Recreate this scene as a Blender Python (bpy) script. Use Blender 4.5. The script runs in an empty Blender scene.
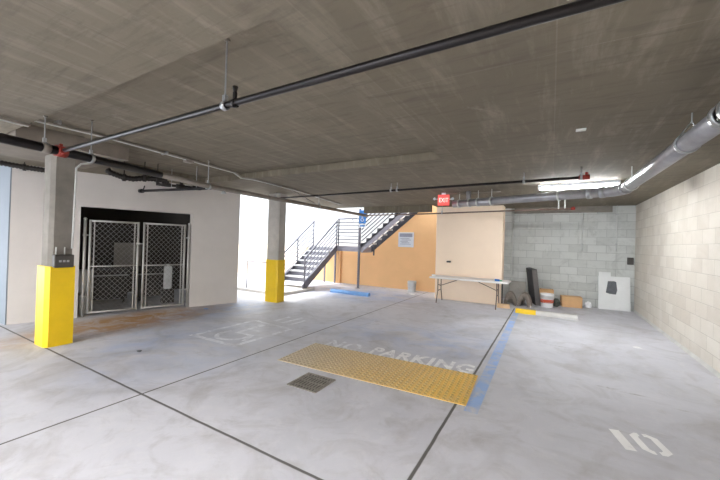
import bpy, bmesh, math, random
from math import pi, sin, cos, radians, atan2, hypot
from mathutils import Vector, Matrix
random.seed(7)
sc = bpy.context.scene
COL = sc.collection
CEIL = 2.92

# ------------------------------------------------------------------ node helpers
class G:
    def __init__(s, name):
        s.m = bpy.data.materials.new(name); s.m.use_nodes = True
        s.t = s.m.node_tree; s.n = s.t.nodes; s.l = s.t.links
        s.b = s.n['Principled BSDF']
        s.co = s.n.new('ShaderNodeTexCoord').outputs['Object']
    def set(s, sock, v):
        if hasattr(v, 'is_output'): s.l.new(v, sock)
        elif isinstance(v, tuple) and len(v) == 3 and sock.type == 'RGBA': sock.default_value = (*v, 1)
        else: sock.default_value = v
    def math(s, op, a, b=0.0, c=None, clamp=False):
        n = s.n.new('ShaderNodeMath'); n.operation = op; n.use_clamp = clamp
        s.set(n.inputs[0], a); s.set(n.inputs[1], b)
        if c is not None: s.set(n.inputs[2], c)
        return n.outputs[0]
    def sep(s, v):
        n = s.n.new('ShaderNodeSeparateXYZ'); s.l.new(v, n.inputs[0]); return n.outputs
    def comb(s, x, y, z=0.0):
        n = s.n.new('ShaderNodeCombineXYZ')
        for i, q in enumerate((x, y, z)): s.set(n.inputs[i], q)
        return n.outputs[0]
    def scale(s, v, sx, sy, sz):
        n = s.n.new('ShaderNodeVectorMath'); n.operation = 'MULTIPLY'
        s.l.new(v, n.inputs[0]); n.inputs[1].default_value = (sx, sy, sz); return n.outputs[0]
    def noise(s, scale, detail=4, rough=.55, vec=None, dist=0.0):
        n = s.n.new('ShaderNodeTexNoise'); s.l.new(vec or s.co, n.inputs['Vector'])
        n.inputs['Scale'].default_value = scale; n.inputs['Detail'].default_value = detail
        n.inputs['Roughness'].default_value = rough; n.inputs['Distortion'].default_value = dist
        return n.outputs['Fac']
    def mr(s, v, a, b, c=0.0, d=1.0):
        n = s.n.new('ShaderNodeMapRange'); n.clamp = True
        s.set(n.inputs[0], v); n.inputs[1].default_value = a; n.inputs[2].default_value = b
        n.inputs[3].default_value = c; n.inputs[4].default_value = d; return n.outputs[0]
    def mix(s, f, a, b, mode='MIX'):
        n = s.n.new('ShaderNodeMix'); n.data_type = 'RGBA'; n.blend_type = mode
        s.set(n.inputs[0], f); s.set(n.inputs[6], a); s.set(n.inputs[7], b); return n.outputs[2]
    def bump(s, h, strength=.2, dist=.01):
        n = s.n.new('ShaderNodeBump'); n.inputs['Strength'].default_value = strength
        n.inputs['Distance'].default_value = dist; s.l.new(h, n.inputs['Height'])
        s.l.new(n.outputs[0], s.b.inputs['Normal'])
    def out(s, col, rough=.7, metal=0.0):
        s.set(s.b.inputs['Base Color'], col); s.set(s.b.inputs['Roughness'], rough)
        s.set(s.b.inputs['Metallic'], metal); return s.m

def L(r, g, b):   # sRGB 0..255 -> linear
    f = lambda c: (c/255/12.92) if c/255 <= .04045 else ((c/255+.055)/1.055)**2.4
    return (f(r), f(g), f(b))
def mul(c, k): return tuple(min(1, q*k) for q in c)

def plain(name, c, rough=.6, metal=0.0, var=.12, scale=6, bump=0.0):
    g = G(name)
    n = g.noise(scale, 5, .6)
    col = g.mix(g.mr(n, .3, .7), mul(c, 1-var), mul(c, 1+var))
    if bump: g.bump(g.noise(scale*6, 5, .6), bump, .004)
    return g.out(col, rough, metal)

def emit(name, c, k):
    g = G(name); g.set(g.b.inputs['Base Color'], c)
    g.set(g.b.inputs['Emission Color'], c); g.b.inputs['Emission Strength'].default_value = k
    return g.m

# ---- floor: sealed grey concrete, stains, saw-cut joints
def floor_mat(name='sealed_concrete_floor', paint=None):
    g = G(name); x, y, z = g.sep(g.co)
    base = g.mix(g.mr(g.noise(.55, 6, .6, dist=.6), .32, .68), L(190, 190, 197), L(211, 211, 218))
    fine = g.noise(5, 8, .7, dist=1.2)
    base = g.mix(g.mr(fine, .5, .75, 0, .36), base, L(224, 222, 222))
    base = g.mix(g.mr(g.noise(1.7, 8, .65, dist=2.0), .5, .72, 0, .45), base, L(158, 154, 154))
    base = g.mix(g.mr(g.noise(28, 4, .6), .62, .8, 0, .25), base, L(150, 148, 146))
    warp = g.math('MULTIPLY', g.math('SUBTRACT', g.noise(.9, 4), .5), 1.0)
    def blob(cx, cy, rx, ry, soft=.5):
        dx = g.math('DIVIDE', g.math('SUBTRACT', x, cx), rx); dy = g.math('DIVIDE', g.math('SUBTRACT', y, cy), ry)
        d = g.math('SQRT', g.math('ADD', g.math('MULTIPLY', dx, dx), g.math('MULTIPLY', dy, dy)))
        return g.mr(g.math('ADD', d, warp), 1-soft, 1+soft*.4, 1, 0)
    base = g.mix(g.mr(g.noise(.75, 7, .62, dist=1.4), .5, .68, 0, .42), base, L(146, 141, 138))
    # rust run-off by the gate
    rust = g.math('MULTIPLY', blob(-7.1, 3.4, .75, 1.95), g.mr(g.noise(2.2, 7, .7, dist=1.0), .30, .55))
    base = g.mix(g.math('MULTIPLY', rust, .95), base, L(178, 134, 74))
    # blue chalk and paint dust
    for (cx, cy, rx, ry, k) in ((-6.6, 5.2, .7, 1.4, .55), (-5.6, 9.3, 2.1, 1.3, .75), (-1.5, 5.9, .9, 1.2, .3), (-5.2, 3.0, 1.7, 1.4, .34), (-2.6, 5.6, 1.6, .9, .3)):
        f = g.math('MULTIPLY', blob(cx, cy, rx, ry, .7), g.mr(g.noise(1.6, 6, .65, dist=.8), .35, .7))
        base = g.mix(g.math('MULTIPLY', f, k), base, L(128, 166, 222))
    for (cx, cy, rx, ry) in ((.62, 5.0, .10, .03), (.87, 4.95, .12, .02), (1.25, 4.75, .10, .02), (.15, 6.6, .2, .03)):
        f = g.math('MULTIPLY', blob(cx, cy, rx, ry, .8), g.mr(g.noise(9, 5, .7), .4, .6))
        base = g.mix(g.math('MULTIPLY', f, .7), base, L(128, 122, 116))
    # saw cuts
    wob = g.math('MULTIPLY', g.math('SUBTRACT', g.noise(3.0, 3), .5), .012)
    cut = None
    def line(c, pos, w, lo=None, hi=None, other=None, k=1.0):
        d = g.math('ABSOLUTE', g.math('SUBTRACT', g.math('ADD', c, wob), pos))
        f = g.mr(d, w*.55, w, k, 0)
        if lo is not None:
            f = g.math('MULTIPLY', f, g.math('MULTIPLY', g.math('GREATER_THAN', other, lo), g.math('LESS_THAN', other, hi)))
        return f
    for f in (line(x, -3.715, .015), line(y, 1.895, .016), line(x, -.835, .018, -20, 9.9, y),
              line(y, 6.3, .006, -3.7, -.83, x, .55), line(x, -6.55, .01, 2, 10, y, .5)):
        cut = f if cut is None else g.math('MAXIMUM', cut, f)
    base = g.mix(g.math('MULTIPLY', cut, .9), base, L(70, 66, 62))
    if paint:
        pc, keep, ps, k = paint
        wear = g.mr(g.noise(ps, 8, .7, dist=1.0), keep-.1, keep+.1, k, 0)
        base = g.mix(wear, base, g.mix(g.mr(g.noise(3, 5), .3, .7), mul(pc, .9), mul(pc, 1.06)))
    g.bump(g.math('SUBTRACT', g.math('MULTIPLY', fine, .25), cut), .25, .006)
    g.b.inputs['Specular IOR Level'].default_value = .35
    rough = g.mr(g.noise(1.3, 5), .35, .7, .5, .72)
    return g.out(base, rough)

def ceiling_mat():
    g = G('board_marked_concrete'); x, y, z = g.sep(g.co)
    br = g.n.new('ShaderNodeTexBrick'); g.l.new(g.comb(y, x), br.inputs['Vector'])
    br.offset = .0; br.inputs['Scale'].default_value = 1
    br.inputs['Brick Width'].default_value = 2.44; br.inputs['Row Height'].default_value = 1.22
    br.inputs['Mortar Size'].default_value = .006; br.inputs['Mortar Smooth'].default_value = .6
    br.inputs['Color1'].default_value = (*L(134, 125, 108), 1); br.inputs['Color2'].default_value = (*L(148, 139, 122), 1)
    br.inputs['Mortar'].default_value = (*L(154, 144, 130), 1)
    c = br.outputs['Color']
    big = g.noise(.5, 5, .6, dist=.5)
    c = g.mix(g.mr(big, .3, .7, 0, .55), c, L(112, 104, 90))
    streak = g.noise(1.0, 8, .68, vec=g.scale(g.co, 7.0, 1.0, 1), dist=.3)
    c = g.mix(g.mr(streak, .5, .72, 0, .6), c, L(172, 163, 148))
    st2 = g.noise(1.0, 6, .7, vec=g.scale(g.co, 1.6, 11.0, 1), dist=.3)
    c = g.mix(g.mr(st2, .5, .72, 0, .6), c, L(96, 87, 76))
    patch = g.noise(1.3, 10, .8, dist=.8)
    c = g.mix(g.mr(patch, .6, .74, 0, .6), c, L(186, 178, 168))
    c = g.mix(g.mr(g.noise(14, 6, .7), .58, .78, 0, .35), c, L(92, 84, 74))
    g.bump(g.math('ADD', streak, g.noise(30, 4)), .22, .006)
    return g.out(g.mix(1.0, c, (.74, .73, .71), 'MULTIPLY'), .88)

def block_mat(name, axis, c1, c2, mort, blotch, W=.452, H=.2245, dirt=.18):
    g = G(name); x, y, z = g.sep(g.co)
    u = y if axis == 'Y' else x
    br = g.n.new('ShaderNodeTexBrick'); g.l.new(g.comb(u, z), br.inputs['Vector'])
    br.inputs['Scale'].default_value = 1
    br.inputs['Brick Width'].default_value = W; br.inputs['Row Height'].default_value = H
    br.inputs['Mortar Size'].default_value = .007; br.inputs['Mortar Smooth'].default_value = .35
    br.inputs['Bias'].default_value = 0
    for k, c in (('Color1', c1), ('Color2', c2), ('Mortar', mort)): br.inputs[k].default_value = (*c, 1)
    c = br.outputs['Color']
    c = g.mix(g.mr(g.noise(1.1, 6, .65, dist=.8), .45, .7, 0, .5), c, blotch)
    c = g.mix(g.mr(g.noise(26, 5, .7), .52, .75, 0, .22), c, mul(blotch, .8))
    c = g.mix(g.mr(g.noise(1.6, 8, .7, dist=1.5), .52, .72, 0, dirt), c, mul(c2, .62))
    g.bump(g.math('SUBTRACT', g.math('MULTIPLY', g.noise(40, 4), .35), br.outputs['Fac']), .45, .006)
    return g.out(c, .85)

M = {}
M['floor'] = floor_mat(); M['ceil'] = ceiling_mat()
M['block_r'] = block_mat('cream_block', 'Y', L(216, 209, 197), L(203, 194, 181), L(190, 182, 170), L(226, 220, 211))
M['block_b'] = block_mat('grey_block', 'X', L(204, 206, 202), L(183, 185, 181), L(158, 160, 157), L(206, 208, 204), dirt=.6)
M['plaster'] = plain('white_plaster', L(212, 206, 201), .85, 0, .05, 1.3, .12)
M['plaster_end'] = plain('blue_lit_plaster', L(142, 150, 158), .85, 0, .05, 1.3, .12)  # blue tint stands for outside light on the end wall
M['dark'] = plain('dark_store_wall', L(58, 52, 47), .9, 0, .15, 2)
M['orange'] = plain('orange_plaster', L(236, 188, 136), .8, 0, .06, .9, .1)
M['peach'] = plain('peach_plaster', L(244, 222, 198), .8, 0, .035, 1.1, .1)
M['white_ext'] = plain('white_render', L(196, 196, 195), .8, 0, .03, 1)
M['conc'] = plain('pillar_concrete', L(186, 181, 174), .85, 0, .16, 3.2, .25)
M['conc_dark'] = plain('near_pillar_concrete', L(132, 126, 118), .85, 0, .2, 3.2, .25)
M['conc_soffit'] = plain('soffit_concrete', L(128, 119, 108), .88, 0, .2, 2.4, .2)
M['conc_light'] = plain('pale_concrete', L(196, 194, 190), .8, 0, .12, 3, .2)
M['yellow'] = plain('yellow_safety_paint', L(238, 198, 14), .45, 0, .06, 4, .05)
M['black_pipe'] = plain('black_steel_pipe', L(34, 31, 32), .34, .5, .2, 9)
M['red'] = plain('red_coupling', L(140, 42, 30), .5, .1, .15, 14)
M['galv'] = plain('galvanised_steel', L(176, 178, 180), .38, .75, .1, 12)
M['wire'] = plain('galvanised_wire', L(196, 194, 190), .5, .35, .06, 12)
M['duct'] = plain('cast_iron_pipe', L(158, 157, 160), .32, .45, .12, 7)
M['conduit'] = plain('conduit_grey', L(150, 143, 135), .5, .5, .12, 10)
M['white_conduit'] = plain('painted_conduit', L(206, 208, 204), .6, 0, .08, 8)
M['steel_paint'] = plain('grey_painted_steel', L(118, 118, 128), .5, .25, .08, 6)
M['landing_steel'] = plain('pale_landing_steel', L(160, 158, 168), .5, .2, .06, 6)
M['bar_pale'] = plain('pale_rail_bars', L(104, 105, 116), .5, .1, .05, 6)
M['steel_dark'] = plain('shaded_stringer_steel', L(74, 74, 82), .5, .25, .1, 6)
M['tread'] = plain('pale_tread', L(214, 214, 214), .7, 0, .06, 8)
M['bar'] = plain('rail_bar_steel', L(78, 80, 92), .4, .3, .06, 8)
M['blue_paint'] = plain('blue_paint', L(118, 164, 218), .6, 0, .1, 6, .1)
M['sign_blue'] = plain('sign_blue', L(62, 134, 214), .4, 0, .05, 6)
M['sign_white'] = plain('sign_white', L(236, 240, 246), .5, 0, .03, 6)
M['notice'] = plain('notice_sheet', L(212, 217, 226), .5, 0, .04, 5)
M['notice_ink'] = plain('notice_ink', L(150, 154, 170), .6, 0, .05, 8)
M['table_top'] = plain('pale_table_plastic', L(230, 226, 222), .5, 0, .03, 6)
M['table_leg'] = plain('brown_table_leg', L(116, 98, 88), .45, .4, .1, 9)
M['mat_y'] = None
M['iron'] = plain('drain_iron', L(146, 140, 132), .6, .3, .25, 12, .2)
M['pit'] = plain('drain_pit', L(58, 53, 49), .9)
M['bucket'] = plain('white_bucket_plastic', L(232, 232, 232), .45, 0, .04, 5)
M['bucket_g'] = plain('grey_bucket_plastic', L(206, 208, 208), .45, 0, .06, 5)
M['redlabel'] = plain('red_bucket_label', L(206, 92, 62), .5)
M['card'] = plain('cardboard', L(206, 164, 118), .8, 0, .08, 6)
M['foam'] = plain('black_panel', L(46, 45, 46), .7, 0, .12, 6)
M['foam_edge'] = plain('black_panel_edge', L(84, 80, 78), .7)
M['board'] = plain('white_board', L(226, 227, 226), .7, 0, .03, 4)
M['smear'] = plain('grey_smear', L(98, 100, 104), .8, 0, .15, 12)
M['tile'] = plain('grey_clay_tile', L(134, 124, 116), .85, 0, .14, 12, .2)
M['wood'] = plain('raw_wood', L(214, 180, 142), .75, 0, .1, 8)
M['bag'] = plain('dark_bag', L(62, 68, 60), .5)
M['paper'] = plain('white_paper', L(236, 236, 236), .8)
M['flex'] = plain('black_flex', L(40, 35, 33), .5, .2, .3, 14)
M['box_dark'] = plain('dark_electrical_box', L(70, 66, 62), .55, .1)
M['bin'] = plain('dark_bin', L(52, 48, 46), .7, 0, .15, 4)
M['grey_sheet'] = plain('dull_grey_sheet', L(150, 146, 140), .7)
M['pale_plastic'] = plain('pale_plastic', L(214, 216, 216), .5)
M['blue_item'] = plain('blue_item', L(40, 110, 190), .5)
M['green_item'] = plain('green_item', L(90, 170, 120), .5)
M['tube_added'] = emit('added_lit_tube', (1, .98, .96), 94)
M['tube_back'] = emit('lit_tube_back', (.97, .99, 1), 62)
M['exit_on'] = emit('lit_exit', L(240, 84, 80), .3)
M['exit_txt'] = emit('lit_exit_letters', L(255, 215, 205), .45)
M['p_white'] = floor_mat('worn_white_paint', (L(250, 250, 252), .57, 6, .92))
M['p_white2'] = floor_mat('faded_white_paint', (L(240, 242, 248), .50, 5, .8))
M['p_white3'] = floor_mat('fresh_white_paint', (L(250, 250, 250), .68, 8, .98))
M['p_blue'] = floor_mat('worn_blue_paint', (L(152, 184, 230), .55, 3.5, .9))

def mat_yellow(name='tactile_yellow', k=1.0):
    g = G(name); x, y, z = g.sep(g.co)
    w = g.math('MULTIPLY', g.math('SUBTRACT', g.noise(1.5, 4), .5), .9)
    f = g.mr(g.math('ADD', x, w), -1.1, 1.15)
    c = g.mix(f, L(208, 194, 172), L(238, 198, 108))
    c = g.mix(g.mr(g.noise(7, 6, .7), .45, .75, 0, .45), c, L(196, 178, 156))
    return g.out(g.mix(1.0, c, (k, k*.97, k*.9), 'MULTIPLY'), .65)
M['mat_y'] = mat_yellow()

# ------------------------------------------------------------------ mesh helpers
class MB:
    def __init__(s): s.bm = bmesh.new()
    def box(s, x0, x1, y0, y1, z0, z1, bev=0.0, mtx=None):
        r = bmesh.ops.create_cube(s.bm, size=1)
        vs = r['verts']
        for v in vs:
            v.co = Vector(((x0+x1)/2+v.co.x*(x1-x0), (y0+y1)/2+v.co.y*(y1-y0), (z0+z1)/2+v.co.z*(z1-z0)))
        if bev:
            es = list({e for v in vs for e in v.link_edges})
            rb = bmesh.ops.bevel(s.bm, geom=es, offset=bev, segments=2, affect='EDGES', profile=.5)
            vs = list({v for v in rb['verts']} | {v for v in vs if v.is_valid})
        if mtx is not None:
            for v in vs: v.co = mtx @ v.co
        return s
    def tube(s, pts, r, n=12, cap=True):
        pts = [Vector(p) for p in pts]; rings = []
        up0 = None
        for i, p in enumerate(pts):
            a = pts[max(i-1, 0)]; b = pts[min(i+1, len(pts)-1)]
            t = (b-a).normalized()
            if up0 is None:
                up0 = Vector((0, 0, 1)) if abs(t.z) < .9 else Vector((1, 0, 0))
            sd = t.cross(up0)
            if sd.length < 1e-4: sd = t.cross(Vector((0, 1, 0)))
            sd.normalize(); up = sd.cross(t); up0 = up
            k = 1.0
            if 0 < i < len(pts)-1:
                c = (p-a).normalized().dot((b-p).normalized()); k = 1/max(.6, math.sqrt((1+c)/2))
            rr = r[i] if isinstance(r, (list, tuple)) else r
            rings.append([s.bm.verts.new(p+(sd*cos(2*pi*j/n)*k+up*sin(2*pi*j/n))*rr) for j in range(n)])
        for A, B in zip(rings, rings[1:]):
            for j in range(n):
                s.bm.faces.new((A[j], A[(j+1) % n], B[(j+1) % n], B[j])).smooth = n > 6
        if cap:
            s.bm.faces.new(rings[0]); s.bm.faces.new(list(reversed(rings[-1])))
        return s
    def bar(s, a, b, w, h):
        """flat bar between two points, w sideways, h upwards"""
        a, b = Vector(a), Vector(b); t = (b-a).normalized()
        sd = t.cross(Vector((0, 0, 1)))
        if sd.length < 1e-4: sd = Vector((1, 0, 0))
        sd.normalize(); up = sd.cross(t)
        q = []
        for p in (a, b):
            q.append([s.bm.verts.new(p+sd*w/2*i+up*h/2*j) for i, j in ((-1, -1), (1, -1), (1, 1), (-1, 1))])
        for j in range(4): s.bm.faces.new((q[0][j], q[0][(j+1) % 4], q[1][(j+1) % 4], q[1][j]))
        s.bm.faces.new(q[0][::-1]); s.bm.faces.new(q[1]); return s
    def lathe(s, prof, n=24, c=(0, 0, 0)):
        rings = []
        for (r, z) in prof:
            rings.append([s.bm.verts.new((c[0]+r*cos(2*pi*j/n), c[1]+r*sin(2*pi*j/n), c[2]+z)) for j in range(n)])
        for A, B in zip(rings, rings[1:]):
            for j in range(n): s.bm.faces.new((A[j], A[(j+1) % n], B[(j+1) % n], B[j])).smooth = True
        s.bm.faces.new(rings[0][::-1]); s.bm.faces.new(rings[-1]); return s
    def prism(s, poly, lo, hi, f):
        """polygon of (a, b) swept from lo to hi; f(a, b, t) gives the point"""
        A = [s.bm.verts.new(f(a, b, lo)) for a, b in poly]; B = [s.bm.verts.new(f(a, b, hi)) for a, b in poly]
        n = len(poly)
        for j in range(n): s.bm.faces.new((A[j], A[(j+1) % n], B[(j+1) % n], B[j]))
        s.bm.faces.new(A[::-1]); s.bm.faces.new(B); return s
    def ringstrap(s, c, axis, r, w=.03, t=.006, n=16):
        c = Vector(c); ax = Vector(axis).normalized()
        sd = ax.cross(Vector((0, 0, 1)));
        if sd.length < 1e-3: sd = Vector((1, 0, 0))
        sd.normalize(); up = sd.cross(ax); L4 = []
        for (rr, o) in ((r, -w/2), (r+t, -w/2), (r+t, w/2), (r, w/2)):
            L4.append([s.bm.verts.new(c+ax*o+(sd*cos(2*pi*j/n)+up*sin(2*pi*j/n))*rr) for j in range(n)])
        for i in range(4):
            A, B = L4[i], L4[(i+1) % 4]
            for j in range(n): s.bm.faces.new((A[j], A[(j+1) % n], B[(j+1) % n], B[j])).smooth = True
        return s
    def build(s, name, mat, parent=None, loc=None, rz=0):
        bmesh.ops.recalc_face_normals(s.bm, faces=s.bm.faces)
        me = bpy.data.meshes.new(name); s.bm.to_mesh(me); s.bm.free()
        me.materials.append(M[mat] if isinstance(mat, str) else mat)
        o = bpy.data.objects.new(name, me); COL.objects.link(o)
        if parent is not None: o.parent = parent
        if loc is not None: o.location = loc
        o.rotation_euler.z = rz
        return o

def tag(o, label, cat, group=None):
    o['label'] = label; o['category'] = cat
    if group: o['group'] = group
    return o
def thing(name, label, cat, loc=(0, 0, 0), rz=0, group=None):
    o = bpy.data.objects.new(name, None); COL.objects.link(o); o.empty_display_size = .1
    o.location = loc; o.rotation_euler.z = rz
    return tag(o, label, cat, group)
def struct(o): o['kind'] = 'structure'; return o
def copy_tree(o, parent=None):
    c = o.copy(); COL.objects.link(c)
    if parent is not None: c.parent = parent
    for ch in list(o.children): copy_tree(ch, c)
    return c
def text_mesh(name, s, size, mat, parent, mtx, extrude=.0, align='LEFT', space=1.0, offset=0.0):
    cu = bpy.data.curves.new(name, 'FONT'); cu.body = s; cu.size = size; cu.extrude = extrude
    cu.align_x = align; cu.space_character = space; cu.resolution_u = 4; cu.offset = offset
    t = bpy.data.objects.new(name+'_curve', cu); COL.objects.link(t)
    bpy.context.view_layer.update()
    me = bpy.data.meshes.new_from_object(t.evaluated_get(bpy.context.evaluated_depsgraph_get()))
    bpy.data.objects.remove(t); bpy.data.curves.remove(cu)
    me.transform(mtx); me.name = name
    me.materials.clear(); me.materials.append(M[mat])
    o = bpy.data.objects.new(name, me); COL.objects.link(o)
    if parent is not None: o.parent = parent
    return o

# ------------------------------------------------------------------ camera
H = 1.67
yaw, pit, rol = radians(30.14), radians(.43), radians(1.67)
r0 = Vector((cos(yaw), sin(yaw), 0)); f0 = Vector((-sin(yaw)*cos(pit), cos(yaw)*cos(pit), sin(pit)))
u0 = Vector((sin(yaw)*sin(pit), -cos(yaw)*sin(pit), cos(pit)))
Rv = r0*cos(rol)+u0*sin(rol); Uv = u0*cos(rol)-r0*sin(rol)
cam = bpy.data.cameras.new('camera'); co = bpy.data.objects.new('camera', cam); COL.objects.link(co)
m = Matrix.Identity(4)
for i in range(3):
    m[i][0] = Rv[i]; m[i][1] = Uv[i]; m[i][2] = -f0[i]
m.translation = Vector((0, 0, H))
co.matrix_world = m
cam.sensor_fit = 'HORIZONTAL'; cam.sensor_width = 36; cam.lens = 36*330/720; cam.clip_start = .02
sc.camera = co

# ------------------------------------------------------------------ setting
b = MB(); b.box(-22, 2.3, -14, 16, -.2, 0)
floor = struct(b.build('floor', 'floor'))
b = MB()
for (x0, x1, y0, y1) in ((-12, 2.2, -9, 1.34), (-1.4, 2.2, 1.34, 11.9), (-6.9, -1.4, 4.72, 10.2), (-3.3, -1.4, 10.2, 11.9),
                         (-7.6, -6.9, 1.34, 10.2), (-12, -7.6, 1.34, 6.3)):
    b.box(x0, x1, y0, y1, CEIL, 3.35)
b.box(-6.9, -1.4, 1.34, 4.72, 3.04, 3.35)
struct(b.build('ceiling', 'ceil'))
# right block wall and back block wall
b = MB(); b.box(2.0, 2.2, -9, 11.9, 0, CEIL); struct(b.build('wall_right', 'block_r'))
b = MB(); b.box(-3.2, 2.0, 11.7, 11.9, 0, CEIL); struct(b.build('wall_back', 'block_b'))
b = MB(); b.box(-1.05, 1.47, 11.62, 11.7, 2.74, CEIL); struct(b.build('trim_1', 'conc_dark'))
b = MB(); b.box(-5.72, -3.3, 10.06, 10.2, 2.70, CEIL); struct(b.build('trim_2', 'ceil'))
# mortar fillet at the foot of the right wall
b = MB(); b.prism([(2.0, 0), (1.965, 0), (2.0, .05)], 2.5, 11.7, lambda a, c, t: (a, t, c)); struct(b.build('baseboard_right', 'conc_light'))
# orange wall under the stairs, lower wall going on outside, white wall over it
b = MB(); b.prism([(-7.45, 0), (-3.1, 0), (-3.1, 3.4), (-3.69, 3.4), (-6.2, 1.32), (-7.45, 1.32)], 11.3, 11.5, lambda a, z, y: (a, y, z)); b.box(-7.62, -7.42, 11.22, 11.34, 0, 1.32); b.box(-9.3, -7.45, 11.3, 11.5, 0, 1.32)
struct(b.build('wall_stair', 'orange'))
b = MB(); b.box(-20, -9.3, 11.3, 11.5, 0, 1.40); struct(b.build('wall_courtyard_low', 'peach'))  # orange wall continued; its glare is put into the colour as paler peach
b = MB(); b.box(-20, -3.1, 11.5, 11.7, 0, 5.6); struct(b.build('wall_courtyard', 'white_ext'))
# plastered enclosure
b = MB(); b.box(-3.12, -1.2, 10.1, 10.56, 0, 2.845, .012); enc = struct(b.build('wall_enclosure', 'peach'))
# gate wall (runs askew): local x along the wall, +y into the store
GW = (-8.48, 1.95, 0); GA = atan2(3.96, 1.37); GL = 4.19
b = MB(); b.box(.02, 1.0, 0, .2, 0, CEIL); b.box(3.045, GL, 0, .2, 0, CEIL); b.box(1.0, 3.045, 0, .2, 2.235, CEIL)
struct(b.build('wall_gate', 'plaster', loc=GW, rz=GA))
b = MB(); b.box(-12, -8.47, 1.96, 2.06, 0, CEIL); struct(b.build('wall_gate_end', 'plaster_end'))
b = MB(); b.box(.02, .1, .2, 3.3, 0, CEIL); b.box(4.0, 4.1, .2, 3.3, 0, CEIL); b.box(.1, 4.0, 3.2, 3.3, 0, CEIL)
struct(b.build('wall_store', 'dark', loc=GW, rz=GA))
b = MB(); b.box(4.1, GL, .2, 3.4, 0, CEIL); struct(b.build('wall_store_side', 'plaster', loc=GW, rz=GA))
# drop panel over the near pillar
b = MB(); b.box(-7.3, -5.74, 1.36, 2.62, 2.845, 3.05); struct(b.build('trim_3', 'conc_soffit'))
# downstand beam behind the near pillar, running to the left
# stair pad
b = MB(); b.box(-9.3, -6.95, 7.35, 9.0, 0, .09, .012); struct(b.build('trim_4', 'conc_light'))

# ------------------------------------------------------------------ paint on the floor (parts of the floor)
def flat(name, polys, mat, label, z=.0015):
    b = MB()
    for poly in polys:
        b.bm.faces.new([b.bm.verts.new((x, y, z)) for x, y in poly])
    o = b.build(name, mat, floor); o['label'] = label
    for p in o.data.polygons:
        if p.normal.z < 0: p.flip()
    return o
def seg(x, y, w, h, org, ang):
    """rect in a turned frame"""
    c, s = cos(ang), sin(ang)
    return [(org[0]+c*a-s*bb, org[1]+s*a+c*bb) for a, bb in ((x, y), (x+w, y), (x+w, y+h), (x, y+h))]
flat('painted_line', [[(-.735, 3.45), (-.60, 3.45), (-.685, 9.85), (-.815, 9.85)]], 'p_blue', 'worn blue painted bay line')
def poly_t(pts, org, ang):
    pts = [(a*1.08, bb*1.06) for a, bb in pts]
    c, s = cos(ang), sin(ang); return [(org[0]+c*a-s*bb, org[1]+s*a+c*bb) for a, bb in pts]
og, an = (.575, 3.545), radians(14)
flat('bay_number', [
    poly_t([(0, 0), (.075, 0), (.075, .31), (0, .31)], og, an),
    poly_t([(.13, .05), (.18, 0), (.205, 0), (.205, .05), (.195, .05), (.185, .07), (.185, .24), (.195, .26), (.205, .26), (.205, .31), (.18, .31), (.13, .26)], og, an),
    poly_t([(.235, 0), (.27, 0), (.325, .05), (.325, .26), (.27, .31), (.235, .31), (.235, .26), (.255, .26), (.27, .24), (.27, .07), (.255, .05), (.235, .05)], og, an),
], 'p_white3', 'white stencilled bay number 10')
def floor_text(name, s, size, x, y, ang, mat, label, sx=1.0):
    mt = Matrix.Translation((x, y, .0016)) @ Matrix.Rotation(ang, 4, 'Z') @ Matrix.Diagonal((sx, 1, 1, 1))
    o = text_mesh(name, s, size, mat, floor, mt, space=1.12, offset=.017); o['label'] = label; return o
floor_text('floor_lettering', 'NO', .46, -3.16, 4.34, radians(3.5), 'p_white2', 'faded white word NO', .8)
floor_text('floor_lettering', 'PARKING', .46, -2.38, 4.42, radians(2.5), 'p_white', 'worn white word PARKING', .73)
# wheelchair symbol in a worn white square
sy = [[(-5.33, 3.44), (-4.2, 3.46), (-4.2, 3.55), (-5.33, 3.53)], [(-5.33, 3.53), (-5.23, 3.53), (-5.2, 4.85), (-5.3, 4.85)],
      [(-4.29, 3.55), (-4.2, 3.55), (-4.17, 4.75), (-4.26, 4.75)], [(-5.2, 4.78), (-4.26, 4.72), (-4.26, 4.8), (-5.2, 4.87)]]
ring = []
N = 18
for k in range(N):
    a0 = radians(150+240*k/N); a1 = radians(150+240*(k+1)/N)
    ring.append([(-4.74+r*cos(a), 3.9+r*sin(a)) for r, a in ((.24, a0), (.32, a0), (.32, a1), (.24, a1))][::-1])
sy += ring
sy += [[(-4.86, 4.0), (-4.77, 4.0), (-4.80, 4.5), (-4.89, 4.5)], [(-4.80, 4.28), (-4.56, 4.28), (-4.56, 4.35), (-4.80, 4.35)],
       [(-4.77, 4.0), (-4.5, 4.0), (-4.5, 4.08), (-4.77, 4.08)], [(-4.5, 4.08), (-4.36, 3.72), (-4.29, 3.76), (-4.43, 4.08)],
       [(-4.84+.085*cos(t*pi/6), 4.62+.085*sin(t*pi/6)) for t in range(12)]]
flat('accessible_bay_symbol', sy, 'p_white2', 'faded white wheelchair symbol in a square')
flat('painted_arrow', [[(-4.95, 5.05), (-4.86, 5.05), (-4.86, 5.5), (-4.95, 5.5)], [(-4.72, 5.0), (-4.63, 5.0), (-4.58, 5.6), (-4.67, 5.6)],
     [(-4.5, 4.95), (-4.42, 4.95), (-4.38, 5.45), (-4.46, 5.45)]], 'p_white2', 'faded white hatch strokes')

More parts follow.
